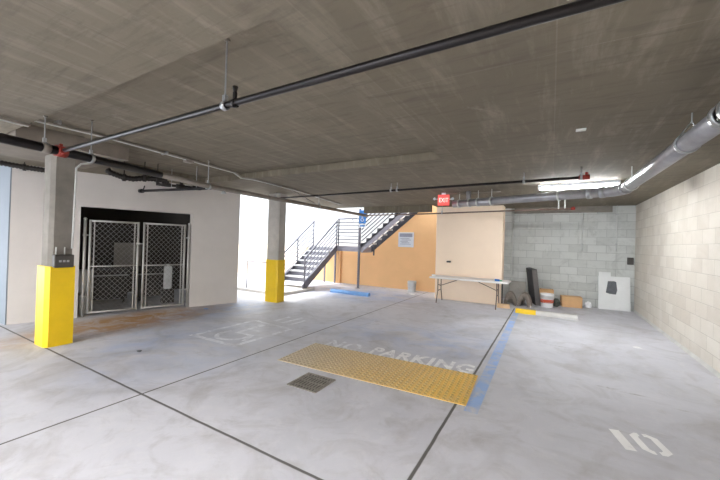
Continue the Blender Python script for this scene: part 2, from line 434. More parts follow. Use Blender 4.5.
# ------------------------------------------------------------------ pillars
def pillar(name, label, x0, x1, y0, y1, ytop, ch, top, pad, cm):
    cx, cy = (x0+x1)/2, (y0+y1)/2
    t = thing(name, label, 'pillar', (cx, cy, 0), 0, 'yellow-based concrete pillars')
    def poly(g):   # chamfered plan, the chamfer at the corner nearest the camera
        a0, a1, b0, b1 = x0-cx+g, x1-cx-g, y0-cy+g, y1-cy-g
        return [(a0, b0), (a1-ch, b0), (a1, b0+ch*.5), (a1, b1), (a0, b1)]
    b = MB(); b.prism(poly(pad), ytop-.01, top, lambda a, c, z: (a, c, z)); s = b.build('shaft', cm, t)
    b = MB(); b.prism(poly(0), 0, ytop, lambda a, c, z: (a, c, z)); y = b.build('base_guard', 'yellow', t); y['label'] = 'yellow painted lower part'
    return t
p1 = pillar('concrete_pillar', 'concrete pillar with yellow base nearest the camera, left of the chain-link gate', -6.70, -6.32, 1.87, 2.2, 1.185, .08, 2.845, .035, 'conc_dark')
p2 = pillar('concrete_pillar', 'concrete pillar with yellow base farther away, in front of the stairs', -6.70, -6.28, 6.49, 6.78, 1.14, .05, CEIL, .012, 'conc')

# conduit and box on the near pillar
t = thing('pillar_conduit', 'thin grey conduit running down the near pillar to a dark box', 'conduit', (-6.3, 2.14, 1.2))
b = MB(); b.tube([(-.045+.0, .02, .25), (-.025, .03, 1.35), (-.025, .03, 1.48), (-.03, .09, 1.56), (-.03, .22, 1.6)], .014, 8); b.build('pipe', 'white_conduit', t)
b = MB(); b.box(-.054, .05, -.21, .02, -.03, .16, .012); b.build('box', 'box_dark', t)
for yy in (-.17, -.07):
    b = MB(); b.box(-.045, -.03, yy-.006, yy+.006, .16, .27); b.build('stub', 'white_conduit', t)
b = MB()
for yy in (-.16, -.115, -.07): b.box(.05, .053, yy, yy+.03, .05, .08)
b.build('switch', 'galv', t)

# ------------------------------------------------------------------ pipes under the ceiling
def rod_clamp(t, x, y, z, r, axis, top, big=False):
    b = MB(); b.tube([(x, y, z+r), (x, y, top)], .006, 6); b.build('hanger_rod', 'galv', t)
    b = MB(); b.ringstrap((x, y, z), axis, r+.001, .035, .008); b.box(x-.014, x+.014, y-.014, y+.014, z+r, z+r+.05); b.build('clamp', 'galv', t)
    b = MB(); b.box(x-.016, x+.016, y-.016, y+.016, top-.014, top, .003); b.build('anchor', 'conduit', t)

t = thing('sprinkler_pipe', 'long black sprinkler pipe crossing the near ceiling from the pillar', 'pipe', (0, 0, 0), 0, 'black sprinkler pipes')
b = MB(); b.tube([(-4.66, 1.475, 2.58), (1.98, 1.475, 2.585)], .0225, 16); b.build('pipe', 'black_pipe', t)
rod_clamp(t, -1.96, 1.475, 2.58, .0225, (1, 0, 0), 3.04)
b = MB(); b.ringstrap((-1.86, 1.475, 2.58), (1, 0, 0), .0235, .025, .006); b.box(-1.87, -1.85, 1.465, 1.485, 2.60, 2.655); b.tube([(-1.86, 1.475, 2.655), (-1.86, 1.475, 2.69)], [.01, .02], 8)
b.build('sprinkler_head', 'black_pipe', t)
b = MB(); b.tube([(.9, 1.475, 2.583), (1.02, 1.475, 2.583)], .036, 16); b.build('coupling', 'black_pipe', t)

t = thing('sprinkler_pipe', 'black sprinkler main running along the left from the near pillar to the stairs', 'pipe', (0, 0, 0), 0, 'black sprinkler pipes')
mp = [(-4.42, -.6, 2.57), (-4.6, .95, 2.575), (-4.72, 1.475, 2.58), (-5.02, 2.72, 2.585), (-5.27, 3.75, 2.585), (-5.33, 5.2, 2.585), (-5.36, 7.1, 2.585), (-5.45, 9.85, 2.585)]
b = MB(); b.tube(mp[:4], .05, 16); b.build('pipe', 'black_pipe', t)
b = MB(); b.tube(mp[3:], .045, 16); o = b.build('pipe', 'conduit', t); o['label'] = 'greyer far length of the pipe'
b = MB(); b.tube([(-4.705, 1.43, 2.58), (-4.735, 1.52, 2.58)], .062, 16); b.tube([(-4.72, 1.475, 2.58), (-4.61, 1.475, 2.58)], .034, 14); b.box(-4.735, -4.70, 1.46, 1.49, 2.63, 2.665, .006); b.build('coupling', 'red', t)['label'] = 'red pipe coupling'
b = MB(); b.tube([(-4.67, 1.30, 2.577), (-4.69, 1.365, 2.578)], .056, 16); b.build('collar', 'conduit', t)
for (i, yy, top) in ((0, 1.33, CEIL), (1, 1.78, 3.04), (2, 3.66, 3.04), (3, 7.0, CEIL)):
    # point on the polyline
    for A, B_ in zip(mp, mp[1:]):
        if A[1] <= yy <= B_[1]:
            k = (yy-A[1])/(B_[1]-A[1]); xx = A[0]+k*(B_[0]-A[0]); dr = (B_[0]-A[0], B_[1]-A[1], 0)
    rod_clamp(t, xx, yy, 2.583, .05, dr, top)
b = MB(); b.tube([(-5.27, 4.0, 2.55), (-5.27, 4.0, 2.50)], [.02, .05], 10); b.build('sprinkler_head', 'galv', t)

t = thing('sprinkler_pipe', 'black branch pipe with a red end fitting, crossing the middle of the ceiling', 'pipe', (0, 0, 0), 0, 'black sprinkler pipes')
b = MB(); b.tube([(-6.5, 6.39, 2.765), (.36, 6.06, 2.765)], .022, 12); b.build('pipe', 'black_pipe', t)
b = MB(); b.tube([(.34, 6.06, 2.765), (.48, 6.056, 2.765)], .036, 12); b.tube([(.44, 6.057, 2.80), (.44, 6.057, 2.84)], .022, 10); b.build('end_fitting', 'red', t)['label'] = 'red end fitting'
b = MB(); b.tube([(-5.62, 6.2, CEIL), (-5.28, 6.75, 2.63)], .016, 8); b.build('sway_brace', 'conduit', t)
rod_clamp(t, .37, 6.06, 2.765, .03, (1, 0, 0), CEIL)
for xx in (-6.3, -2.9, -2.76, -.42): rod_clamp(t, xx, 6.06+(.36-xx)*.048, 2.765, .026, (1, 0, 0), CEIL)

t = thing('sprinkler_pipe', 'thin brown sprinkler pipe passing across the top of the peach enclosure', 'pipe', (0, 0, 0))
b = MB(); b.tube([(-5.4, 9.42, 2.56), (-3.41, 9.4, 2.57), (-1.08, 9.4, 2.61), (.40, 9.4, 2.63)], .019, 10); b.build('pipe', 'table_leg', t)
b = MB(); b.tube([(.38, 9.4, 2.63), (.47, 9.4, 2.632)], .035, 10); b.tube([(.43, 9.4, 2.60), (.43, 9.4, 2.68)], .02, 8); b.build('end_fitting', 'red', t)['label'] = 'orange-red end fitting'
rod_clamp(t, -2.75, 9.4, 2.58, .02, (1, 0, 0), CEIL)
for xx in (.13, .26):
    b = MB(); b.tube([(xx, 9.4, 2.62), (xx, 9.4, CEIL)], .018, 8); b.build('hanger_rod', 'white_conduit', t)

t = thing('sprinkler_pipe', 'short black pipe with capped end in front of the white wall over the gate', 'pipe', (0, 0, 0))
b = MB(); b.tube([(-7.56, 3.74, 2.635), (-5.36, 3.92, 2.60)], .028, 12); b.build('pipe', 'black_pipe', t)
b = MB(); b.tube([(-7.66, 3.732, 2.637), (-7.56, 3.74, 2.635)], .044, 12); b.tube([(-7.56, 3.74, 2.635), (-7.5, 3.745, 2.74)], .012, 6); b.build('end_cap', 'black_pipe', t)
for k in (.42, .75):
    b = MB(); xx, yy = -7.56+2.2*k, 3.74+.18*k; b.tube([(xx, yy, 2.62), (xx, yy, 3.04)], .006, 6); b.build('hanger_rod', 'galv', t)

# black flexible bundles over the wall
def flex(name, label, pts, r, cat='cable'):
    t = thing(name, label, cat, (0, 0, 0))
    q = []
    P_ = [Vector(p) for p in pts]
    for A, B_ in zip(P_, P_[1:]):
        n = max(2, int((B_-A).length/.022))
        for i in range(n): q.append(A.lerp(B_, i/n))
    q.append(P_[-1])
    b = MB(); b.tube(q, [r*(1.0 if i % 2 else .74) for i in range(len(q))], 10); b.build('hose', 'flex', t)
    return t
K = .86
t = flex('flexible_duct', 'black corrugated flexible hose sagging over the white gate wall', [(x*K, y*K, H+(z-H)*K) for x, y, z in ((-7.78, 3.16, 2.99), (-7.74, 3.22, 2.93), (-7.66, 3.4, 2.87), (-7.6, 3.56, 2.86), (-7.54, 3.72, 2.9), (-7.46, 3.95, 2.92), (-7.40, 4.15, 2.9))], .055, 'hose')
for (x, y, z) in ((-7.66, 3.42, 2.87), (-7.53, 3.75, 2.91), (-7.46, 3.98, 2.92)):
    x, y, z = x*K, y*K, H+(z-H)*K
    b = MB(); b.ringstrap((x, y, z), (.3, .9, 0), .056, .05, .012); b.tube([(x, y, z+.06), (x, y, 3.035 if x > -6.9 else CEIL)], .008, 6); b.build('strap', 'flex', t)
t = thing('valve_pipe', 'black pipe with valve fittings tight under the ceiling above the gate', 'pipe', (0, 0, 0))
b = MB(); b.tube([(-7.40, 3.92, 2.80), (-7.17, 4.55, 2.82)], .03, 10); b.tube([(-7.17, 4.55, 2.82), (-6.8, 5.1, 2.84)], .024, 10); b.build('pipe', 'flex', t)
for (x, y) in ((-7.33, 4.1), (-7.24, 4.36), (-7.1, 4.66)):
    b = MB(); b.tube([(x-.03, y-.08, 2.812), (x+.03, y+.08, 2.812)], .046, 10); b.tube([(x, y, 2.81), (x, y, CEIL-.004)], .016, 8); b.tube([(x, y, 2.85), (x+.05, y+.02, 2.87)], .026, 8); b.build('valve', 'flex', t)
t = flex('flexible_duct', 'black corrugated hose under the beam at the left edge, behind the near pillar', [(-8.3, 1.5, 2.86), (-8.22, 1.75, 2.86), (-8.12, 2.05, 2.83), (-8.03, 2.3, 2.82)], .05, 'hose')
b = MB(); b.ringstrap((-8.12, 2.05, 2.83), (.4, .9, 0), .051, .04, .01); b.tube([(-8.12, 2.05, 2.88), (-8.12, 2.05, CEIL)], .008, 6); b.build('strap', 'flex', t)
t = flex('flexible_duct', 'second black hose crossing above the first at the left edge', [(-8.5, 1.3, 2.87), (-8.28, 1.78, 2.89)], .03, 'hose')
b = MB(); b.ringstrap((-8.36, 1.6, 2.883), (.4, .9, 0), .031, .04, .008); b.tube([(-8.36, 1.6, 2.91), (-8.36, 1.6, CEIL)], .008, 6); b.build('strap', 'flex', t)

# thin conduits on the ceiling
t = thing('ceiling_conduit', 'pair of thin grey conduits running the length of the ceiling on the left', 'conduit', (0, 0, 0))
for dx in (0, .06):
    b = MB(); b.tube([(-5.0+dx, -.8, CEIL-.03), (-5.12+dx, .6, CEIL-.03), (-5.2+dx, 1.33, CEIL-.03), (-5.24+dx, 1.36, 2.98), (-5.36+dx, 2.1, 3.02), (-5.64+dx, 4.5, 3.02), (-5.62+dx, 4.66, 2.94), (-5.34+dx, 4.74, CEIL-.02), (-5.36+dx, 5.1, CEIL-.018), (-5.5+dx, 6.4, CEIL-.018), (-6.05+dx, 9.0, CEIL-.018)], .014, 8); b.build('pipe', 'conduit' if dx else 'white_conduit', t)
b = MB(); b.box(-5.6, -5.48, 3.4, 3.54, 2.98, 3.04, .008); b.build('junction_box', 'conduit', t)
for (x, y) in ((-5.24, 1.6), (-5.44, 3.0)):
    b = MB(); b.box(x-.08, x+.08, y-.015, y+.015, 3.0, 3.04); b.build('strap', 'galv', t)

# large drain pipe: down the right side, elbow, across
RZ = 2.655
t = thing('drain_pipe', 'thick grey steel drain pipe along the right side, bending across the back', 'pipe', (0, 0, 0))
b = MB(); b.tube([(1.06, 3.32, RZ), (1.0, 6.62, RZ)], .082, 20); b.build('pipe', 'duct', t)
b = MB(); b.tube([(1.08, 1.6, RZ), (1.06, 3.30, RZ)], .076, 20); b.build('pipe', 'black_pipe', t)['label'] = 'darker near length of pipe'
b = MB(); b.tube([(1.0, 6.62, RZ), (.97, 6.78, RZ), (.88, 6.9, RZ), (.76, 6.97, RZ)], .092, 20); b.build('elbow', 'duct', t)
b = MB(); b.tube([(.76, 6.97, RZ), (-.5, 7.42, RZ), (-2.05, 7.95, RZ)], .084, 20); b.build('pipe', 'duct', t)
for (c, ax) in (((1.0, 6.6, RZ), (0, 1, 0)), ((.74, 6.98, RZ), (-1, .35, 0)), ((.56, 7.04, RZ), (-1, .35, 0)), ((1.06, 3.31, RZ), (0, 1, 0)), ((1.06, 3.16, RZ), (0, 1, 0))):
    b = MB(); b.ringstrap(c, ax, .086, .075, .012, 20); b.build('coupling', 'galv', t)
for (x, y) in ((1.045, 4.05), (1.06, 3.0)):
    b = MB(); b.ringstrap((x, y, RZ), (0, 1, 0), .085, .04, .01, 20); b.build('clamp', 'galv', t)
    for s in (-1, 1):
        b = MB(); b.tube([(x+s*.088, y, RZ+.02), (x+.02, y-.02, RZ+.19)], .005, 6); b.build('clevis', 'galv', t)
    b = MB(); b.tube([(x+.02, y-.02, RZ+.17), (x+.02, y-.02, CEIL)], .006, 6); b.build('hanger_rod', 'galv', t)
for (x, y) in ((1.01, 6.25), (.1, 7.205), (-1.15, 7.64), (-1.45, 7.745), (-1.65, 7.81), (-1.9, 7.9)):
    b = MB(); b.ringstrap((x, y, RZ), (0, 1, 0) if x > .9 else (-1, .35, 0), .087, .035, .01, 20); b.tube([(x, y, RZ+.09), (x, y, CEIL)], .008, 6); b.build('hanger', 'white_conduit', t)
b = MB(); b.tube([(-1.68, 7.82, RZ+.05), (-1.68, 7.82, CEIL)], .055, 12); b.build('riser', 'duct', t)

# ------------------------------------------------------------------ lamps
def fluoro(x, y, rz, label, length=1.3, trough=True):
    t = thing('fluorescent_light', label, 'light', (x, y, CEIL-.085), rz)
    b = MB(); b.box(-length/2, length/2, -.085, .085, .03, .085, .004)
    for s in (-1, 1) if trough else (): b.box(-length/2, length/2, s*.085-.006, s*.085+.006, -.008, .085)  # skirts added on the unseen lamps to cut their sideways light
    b.build('housing', 'sign_white', t)
    for s in (-1, 1):
        b = MB(); b.tube([(-length/2+.04, s*.04, .012), (length/2-.04, s*.04, .012)], .019, 10); b.build('tube', 'tube_added' if trough else 'tube_back', t)
    for s in (-1, 1):
        b = MB(); b.box(s*(length/2-.02)-.02, s*(length/2-.02)+.02, -.07, .07, -.01, .04, .004); b.build('end_socket', 'sign_white', t)
    return t
fluoro(.4, 7.52, radians(-4), 'lit fluorescent ceiling light above the grey drain pipe at the back', trough=False)
for (x, y, rz) in ((-1.2, -.9, 0), (-6.4, -1.8, 0), (-6.6, -4.2, 0), (-3.2, -3.8, 0), (-.9, -2.4, 0)):  # unseen fittings added to brighten the garage from behind the camera
    fluoro(x, y, rz, 'added fluorescent ceiling light, unseen behind the camera')['group'] = 'added lights behind the camera'

# ------------------------------------------------------------------ exit sign
t = thing('exit_sign', 'red lit exit sign hanging from the ceiling in front of the peach enclosure', 'sign', (-2.27, 7.86, 2.62), radians(14))
b = MB(); b.box(-.135, .135, -.02, .02, 0, .255, .008); b.build('body', 'exit_on', t)
b = MB(); b.box(-.05, .05, -.03, .03, .255, .30); b.build('mount', 'sign_white', t)
text_mesh('lettering', 'EXIT', .15, 'exit_txt', t, Matrix.Translation((0, -.0225, .075)) @ Matrix.Rotation(pi/2, 4, 'X') @ Matrix.Diagonal((.72, 1, 1, 1)), .001, 'CENTER')
b = MB()
b.tube([(0, 0, .28), (1.25, -.2, .285)], .012, 8); b.build('conduit', 'conduit', t)
for s in (-1, 1):
    b = MB(); b.tube([(s*.21, -.06, .15), (s*.20, .0, .15)], [.035, .022], 12); b.tube([(s*.13, 0, .15), (s*.2, 0, .15)], .012, 6); b.build('lamp_head', 'sign_white', t)
b = MB(); b.box(-.045, .045, -.03, .03, 0, .018, .004)
tag(b.build('ceiling_plate', 'white_conduit', loc=(.24, 4.11, CEIL-.018)), 'small white plate on the bare ceiling', 'plate')

# ------------------------------------------------------------------ chain-link gate
def gp(s, d, z=0):   # local point of the gate wall -> world
    return (GW[0]+cos(GA)*s-sin(GA)*d, GW[1]+sin(GA)*s+cos(GA)*d, z)
def leaf(s0, w, label, rz):
    t = thing('chain_link_gate', label, 'gate', gp(s0, .06), rz, 'chain-link gate leaves')
    z0, z1 = .075, 1.955
    b = MB()
    for x in (0, w): b.tube([(x, 0, z0-.02), (x, 0, z1+.02)], .022, 10)
    b.tube([(0, 0, z0), (w, 0, z0)], .02, 10); b.tube([(0, 0, z1), (w, 0, z1)], .02, 10)
    b.build('frame', 'wire', t)
    b = MB(); b.tube([(0, -.012, 1.02), (w, -.012, 1.02)], .011, 8); b.build('mid_rail', 'wire', t)
    for x in (.065, w-.065):
        b = MB(); b.box(x-.009, x+.009, -.008, .008, z0+.02, z1-.02); b.build('tension_bar', 'wire', t)
    b = MB(); p = .094; hgt = z1-z0; k = 1.12
    n = int((w+hgt/k)/p)+2
    for d in (1, -1):
        for i in range(-1, n+1):
            # line x = x0 + d*(z-z0)/k
            xs = i*p if d < 0 else i*p-hgt/k
            pts = []
            za = 0.0
            xa, xb = xs+(hgt/k if d < 0 else 0), 0
            f = lambda z: (xs+z/k) if d > 0 else (xs-z/k)
            # clip to 0..w
            lo, hi = 0.0, hgt
            if d > 0:
                lo = max(lo, (0-xs)*k); hi = min(hi, (w-xs)*k)
            else:
                lo = max(lo, (xs-w)*k); hi = min(hi, (xs-0)*k)
            if hi-lo < .02: continue
            b.tube([(f(lo), .004*d, z0+lo), (f(hi), .004*d, z0+hi)], .0023, 4, False)
    b.build('wire_mesh', 'wire', t)
    return t
lw = .82
leaf(1.16, lw, 'left leaf of the chain-link double gate', GA)
leaf(2.09, lw, 'right leaf of the chain-link double gate', GA)
for (s, lb) in ((1.075, 'left'), (3.0, 'right')):
    t = thing('gate_post', 'galvanised post on the %s side of the chain-link gate' % lb, 'post', gp(s, .06), GA, 'gate posts')
    b = MB(); b.tube([(0, 0, 0), (0, 0, 1.98)], .026, 12); b.build('post', 'wire', t)
    b = MB(); b.lathe([(.03, 0), (.03, .02), (.012, .04)], 12, (0, 0, 1.98)); b.build('cap', 'wire', t)
    for z in (.42, 1.66):
        b = MB(); d = 1 if lb == 'left' else -1; b.tube([(0, -.0, z), (d*.06, -.0, z)], .014, 8); b.ringstrap((0, 0, z), (0, 0, 1), .027, .05, .006); b.build('hinge', 'wire', t)
t = thing('gate_latch', 'fork latch between the two gate leaves', 'latch', gp(2.02, .03), GA)
b = MB(); b.tube([(-.05, 0, 1.5), (.08, 0, 1.5)], .012, 8); b.build('bar', 'wire', t)
b = MB(); b.ringstrap((-.04, .03, 1.5), (0, 0, 1), .024, .06, .006); b.build('collar', 'wire', t)

# things in the store
def wheelie(s, d, label, w=.95, h=1.0):
    t = thing('waste_bin', label, 'bin', gp(s, d), GA, 'bins behind the gate')
    b = MB(); b.prism([(-w/2+.06, 0.12), (w/2-.06, .12), (w/2, h), (-w/2, h)], 0, .7, lambda a, z, y: (a, y, z)); b.build('body', 'bin', t)
    b = MB(); b.box(-w/2-.02, w/2+.02, -.03, .73, h, h+.06, .02); b.build('lid', 'bin', t)
    for sx in (-1, 1):
        for y in (.1, .6):
            b = MB(); b.tube([(sx*(w/2-.12)-.02, y, .06), (sx*(w/2-.12)+.02, y, .06)], .06, 14); b.build('wheel', 'flex', t)
    b = MB(); b.tube([(-w/2+.05, -.05, h-.08), (w/2-.05, -.05, h-.08)], .016, 8); b.build('handle', 'galv', t)
    return t
wheelie(1.55, 1.35, 'dark waste bin behind the left gate leaf', .9, .78)
wheelie(2.55, 1.35, 'dark waste bin behind the right gate leaf', .9, .78)
b = MB(); b.box(-.3, .3, 0, .03, 0, .62, .005); o = b.build('grey_board', 'grey_sheet', loc=gp(2.0, 2.0, .86), rz=GA)
o.rotation_euler.x = 0; tag(o, 'dull grey board standing on the bins behind the gate', 'board')
b = MB(); b.box(-.09, .09, -.06, .06, 0, .58, .03); b.tube([(0, 0, .58), (0, 0, .63)], .03, 10)
tag(b.build('plastic_jug', 'pale_plastic', loc=gp(2.74, .9, 0.35), rz=GA), 'tall pale plastic jug behind the right gate leaf', 'jug')
b = MB(); b.box(-.14, .14, -.1, .1, 0, .35, .01)
tag(b.build('wooden_crate', 'bin', loc=gp(2.74, .9, 0), rz=GA), 'low dark crate under the pale jug behind the gate', 'crate')
b = MB(); b.box(-.13, .13, -.05, .05, .45, .93, .02); b.box(-.1, .1, -.04, .04, 0, .45, .01)
tag(b.build('pale_box', 'pale_plastic', loc=gp(1.12, .42, 0), rz=GA), 'pale upright box just inside the left gate post', 'box')

# ------------------------------------------------------------------ stairs
SX0, SX1 = -8.17, -7.07
SY0, SY1, LZ = 8.60, 10.40, 1.50
t = thing('staircase', 'lower flight of grey steel stairs with pale treads rising to the landing', 'stairs', (0, 0, 0), 0, 'stair flights')
NR = 8; dz = (LZ-.09)/NR; dy = (SY1-SY0)/NR
for i, x in enumerate((SX0, SX1)):
    b = MB(); s = LZ/(SY1-SY0)
    b.prism([(SY0-.12, .09), (SY0+.08, .09), (SY1+.05, LZ-.17), (SY1+.05, LZ+.02), (SY1-.06, LZ+.02), (SY0-.12, .22)], x-.02, x+.02, lambda a, z, xx: (xx, a, z)); b.build('stringer', 'steel_paint', t)
for k in range(NR-1):
    y = SY0+dy*k; z = .09+dz*(k+1)
    b = MB(); b.box(SX0+.02, SX1-.02, y-.02, y+dy+.03, z-.05, z, .006); o = b.build('tread', 'tread', t)
    b = MB(); b.box(SX0+.02, SX1-.02, y+dy+.005, y+dy+.02, z, z+dz-.05); b.build('riser', 'steel_paint', t)
for side, x in (('l', SX0), ('r', SX1)):
    for (y, z) in ((SY0-.03, .15), (SY1, LZ)):
        b = MB(); b.box(x-.02, x+.02, y-.02, y+.02, z, z+1.0 if y > 9 else z+.95); b.build('rail_post', 'steel_paint', t)
    if side == 'l':
        b = MB(); b.box(x-.02, x+.02, 9.45, 9.49, .8, 1.75); b.build('rail_post', 'steel_paint', t)
    for k in range(6):
        b = MB(); o_ = .18+k*.155
        b.bar((x, SY0-.03, .13+o_), (x, SY1, LZ+o_), .03 if k < 5 else .045, .022 if k < 5 else .04); b.build('rail_bar', 'bar', t)

t = thing('stair_landing', 'raised steel stair landing between the two flights', 'landing', (0, 0, 0))
b = MB(); b.box(SX0, -5.98, SY1+.05, 11.25, LZ-.05, LZ, .004); b.build('deck', 'tread', t)
b = MB(); b.box(SX1+.02, -5.98, SY1+.03, SY1+.06, LZ-.17, LZ+.02); b.box(-6.01, -5.97, SY1+.05, 11.25, LZ-.2, LZ+.0); b.build('edge_beam', 'landing_steel', t)
for x in (SX1+.05, -6.06):
    b = MB(); b.box(x-.018, x+.018, SY1+.04, SY1+.075, LZ, LZ+1.05); b.build('rail_post', 'steel_paint', t)
for k in range(8):
    b = MB(); z = LZ+.14+k*.128; b.bar((SX1, SY1+.055, z), (-6.06, SY1+.055, z), .034, .034); b.build('rail_bar', 'bar_pale', t)
b = MB(); b.tube([(SX0, 11.2, 2.62), (SX1+.4, 11.2, 2.62)], .016, 8)
for x in (SX0+.3, SX1+.2): b.tube([(x, 11.2, 2.62), (x, 11.2, 2.52), (x, 11.3, 2.5)], .01, 6)
b.build('wall_handrail', 'steel_paint', t)
for x in (SX0+.05, -7.6):
    b = MB(); b.box(x-.03, x+.03, 11.1, 11.16, 0, LZ-.05); b.build('leg', 'steel_paint', t)

t = thing('staircase', 'upper flight of steel stairs rising to the right across the orange wall', 'stairs', (0, 0, 0), 0, 'stair flights')
UX0, UX1 = -6.0, -3.85; US = .82
for i, y in enumerate((10.44, 11.2)):
    b = MB(); b.prism([(UX0-.02, LZ-.17), (UX0+.06, LZ-.17), (UX1, LZ-.17+US*(UX1-UX0-.06)), (UX1, LZ+.03+US*(UX1-UX0-.0)), (UX0-.02, LZ+.03)], y-.02, y+.02, lambda a, z, yy: (a, yy, z))
    b.build('stringer', 'landing_steel' if i == 0 else 'steel_dark', t)  # sunlit near stringer and shaded far one, painted as pale and dark steel
for k in range(9):
    x = UX0+.217*k; z = LZ+.178*(k+1)-.02
    b = MB(); b.box(x+.0, x+.25, 10.46, 11.18, z-.05, z, .005); b.build('tread', 'tread', t)
    b = MB(); b.prism([(x-.01, z-.178), (x+.23, z-.01), (x+.23, z), (x-.01, z)], 10.42, 10.455, lambda a, c, yy: (a, yy, c)); b.build('step_bracket', 'steel_dark', t)
for k in range(7):
    b = MB(); o_ = .22+k*.14; b.bar((UX0, 10.44, LZ+o_), (UX1-.25, 10.44, LZ+o_+US*(UX1-.25-UX0)), .034, .034); b.build('rail_bar', 'bar_pale', t)
b = MB(); b.box(-5.52, -5.48, 10.46, 10.5, 1.22, 1.6); b.build('stub', 'steel_dark', t)

# low guard rail on the stair pad
t = thing('guard_rail', 'low grey pipe guard rail on the pad left of the far pillar', 'railing', (-8.53, 7.45, .09))
b = MB(); b.tube([(0, 0, 0), (0, 0, .87)], .02, 10); b.build('post', 'steel_paint', t)
b = MB(); b.tube([(0, 0, .87), (1.35, 0, .87)], .02, 10); b.build('top_rail', 'steel_paint', t)
b = MB(); b.tube([(1.35, 0, 0), (1.35, 0, .87)], .02, 10); b.build('post', 'steel_paint', t)

# sign post by the landing
t = thing('sign_post', 'grey steel post with a blue accessible parking sign under the stair landing', 'sign post', (-6.07, 10.41, 0))
b = MB(); b.box(-.035, .035, -.03, .03, 0, 2.9); b.build('post', 'steel_paint', t)
b = MB(); b.box(-.08, .08, -.08, .03, 0, .012); b.build('foot_plate', 'steel_paint', t)
s = MB(); s.box(.0, .27, -.052, -.032, 2.36, 2.84, .004); sg = s.build('sign_panel', 'sign_blue', t)
s = MB()
N = 16
for k in range(N):
    a0 = radians(140+250*k/N); a1 = radians(140+250*(k+1)/N)
    s.bm.faces.new([s.bm.verts.new((.13+r*cos(a), -.0535, 2.5+r*sin(a))) for r, a in ((.05, a0), (.07, a0), (.07, a1), (.05, a1))])
s.box(.105, .125, -.0545, -.0525, 2.52, 2.66); s.box(.105, .17, -.0545, -.0525, 2.58, 2.595); s.box(.105, .18, -.0545, -.0525, 2.52, 2.538); s.box(.165, .185, -.0545, -.0525, 2.44, 2.53); s.box(.10, .13, -.0545, -.0525, 2.68, 2.71)
s.build('wheelchair_symbol', 'sign_white', sg)
s = MB(); s.box(.0, .27, -.052, -.032, 2.2, 2.35, .004); s2 = s.build('sign_panel', 'sign_white', t); s2['label'] = 'white lower sign panel'
s = MB(); s.box(.03, .24, -.0535, -.0515, 2.25, 2.30); s.build('sign_band', 'sign_blue', s2)

# notice on the orange wall
t = thing('wall_notice', 'pale grey notice sheet fixed to the orange wall under the stairs', 'notice', (-4.91, 11.3, 1.55))
b = MB(); b.box(0, .6, -.02, 0, 0, .54, .004); b.build('sheet', 'notice', t)
b = MB()
for i, z in enumerate((.10, .15, .20, .25, .30)): b.box(.08+.05*(i % 2), .5-.06*(i % 3), -.0225, -.0205, z, z+.018)
b.build('text_lines', 'notice_ink', t)
b = MB(); b.box(0.05, .55, -.0225, -.0205, .37, .5); b.build('heading_block', 'notice_ink', t)

# ------------------------------------------------------------------ wheel stops
def wheel_stop(x0, x1, y0, mat, label, rz=0.0):
    L_ = x1-x0; t = thing('wheel_stop', label, 'wheel stop', (x0, y0, 0), rz, 'wheel stops')
    prof = [(0, 0), (0, .05), (.035, .105), (.125, .105), (.16, .05), (.16, 0)]
    return t, L_, prof
t, L_, prof = wheel_stop(-6.3, -4.87, 8.98, 'blue_paint', 'blue painted concrete wheel stop on the floor in front of the stairs')
b = MB(); b.prism(prof, 0, L_, lambda a, z, x: (x if 0 < z or True else x, a, z)); b.build('block', 'blue_paint', t)
t, L_, prof = wheel_stop(-.76, .57, 9.26, 'yellow', 'worn wheel stop, half yellow and half bare, before the block wall')
b = MB(); b.prism(prof, 0, .46, lambda a, z, x: (x, a, z)); b.build('painted_end', 'yellow', t)['label'] = 'yellow painted end'
b = MB(); b.prism(prof, .46, L_, lambda a, z, x: (x, a, z)); b.build('bare_end', 'conc_light', t)['label'] = 'bare pale end'

# ------------------------------------------------------------------ tactile mat and drain
t = thing('tactile_mat', 'yellow tactile warning mat of raised domes set on the floor', 'tactile mat', (-2.02, 3.945, 0), radians(2.9))
w2, d2 = 1.265, .455
b = MB(); b.box(-w2, w2, -d2, d2, 0, .008, .002); base = b.build('base_sheet', 'mat_y', t)
b = MB(); nx, ny = 37, 14
for i in range(nx):
    for j in range(ny):
        cx, cy = -w2+(i+.5)*2*w2/nx, -d2+(j+.5)*2*d2/ny
        A = [b.bm.verts.new((cx+.024*cos(k*pi/3), cy+.024*sin(k*pi/3), .0075)) for k in range(6)]
        B_ = [b.bm.verts.new((cx+.014*cos(k*pi/3), cy+.014*sin(k*pi/3), .0175)) for k in range(6)]
        for k in range(6): b.bm.faces.new((A[k], A[(k+1) % 6], B_[(k+1) % 6], B_[k]))
        b.bm.faces.new(B_)
M['dome'] = mat_yellow('shaded_dome_yellow', .66)  # shading of the domes painted in as a darker copy of the mat colour
o = b.build('domes', 'dome', t); o['kind'] = 'stuff'; o['label'] = 'raised truncated domes'

t = thing('floor_drain', 'square iron drain grate in the floor beside the yellow mat', 'drain', (-2.415, 3.12, 0), radians(1))
b = MB(); b.box(-.2, .2, -.2, .2, 0, .003); b.build('pit', 'pit', t)
b = MB()
for a in (-1, 1):
    b.box(-.205, .205, a*.195-.012, a*.195+.012, 0, .009); b.box(a*.195-.012, a*.195+.012, -.2, .2, 0, .009)
b.build('frame', 'iron', t)
b = MB()
for k in range(9):
    x = -.16+k*.04; b.box(x-.011, x+.011, -.185, .185, .002, .008)
for k in range(3): b.box(-.185, .185, -.125+k*.125-.012, -.125+k*.125+.012, .002, .008)
b.build('grate', 'iron', t)

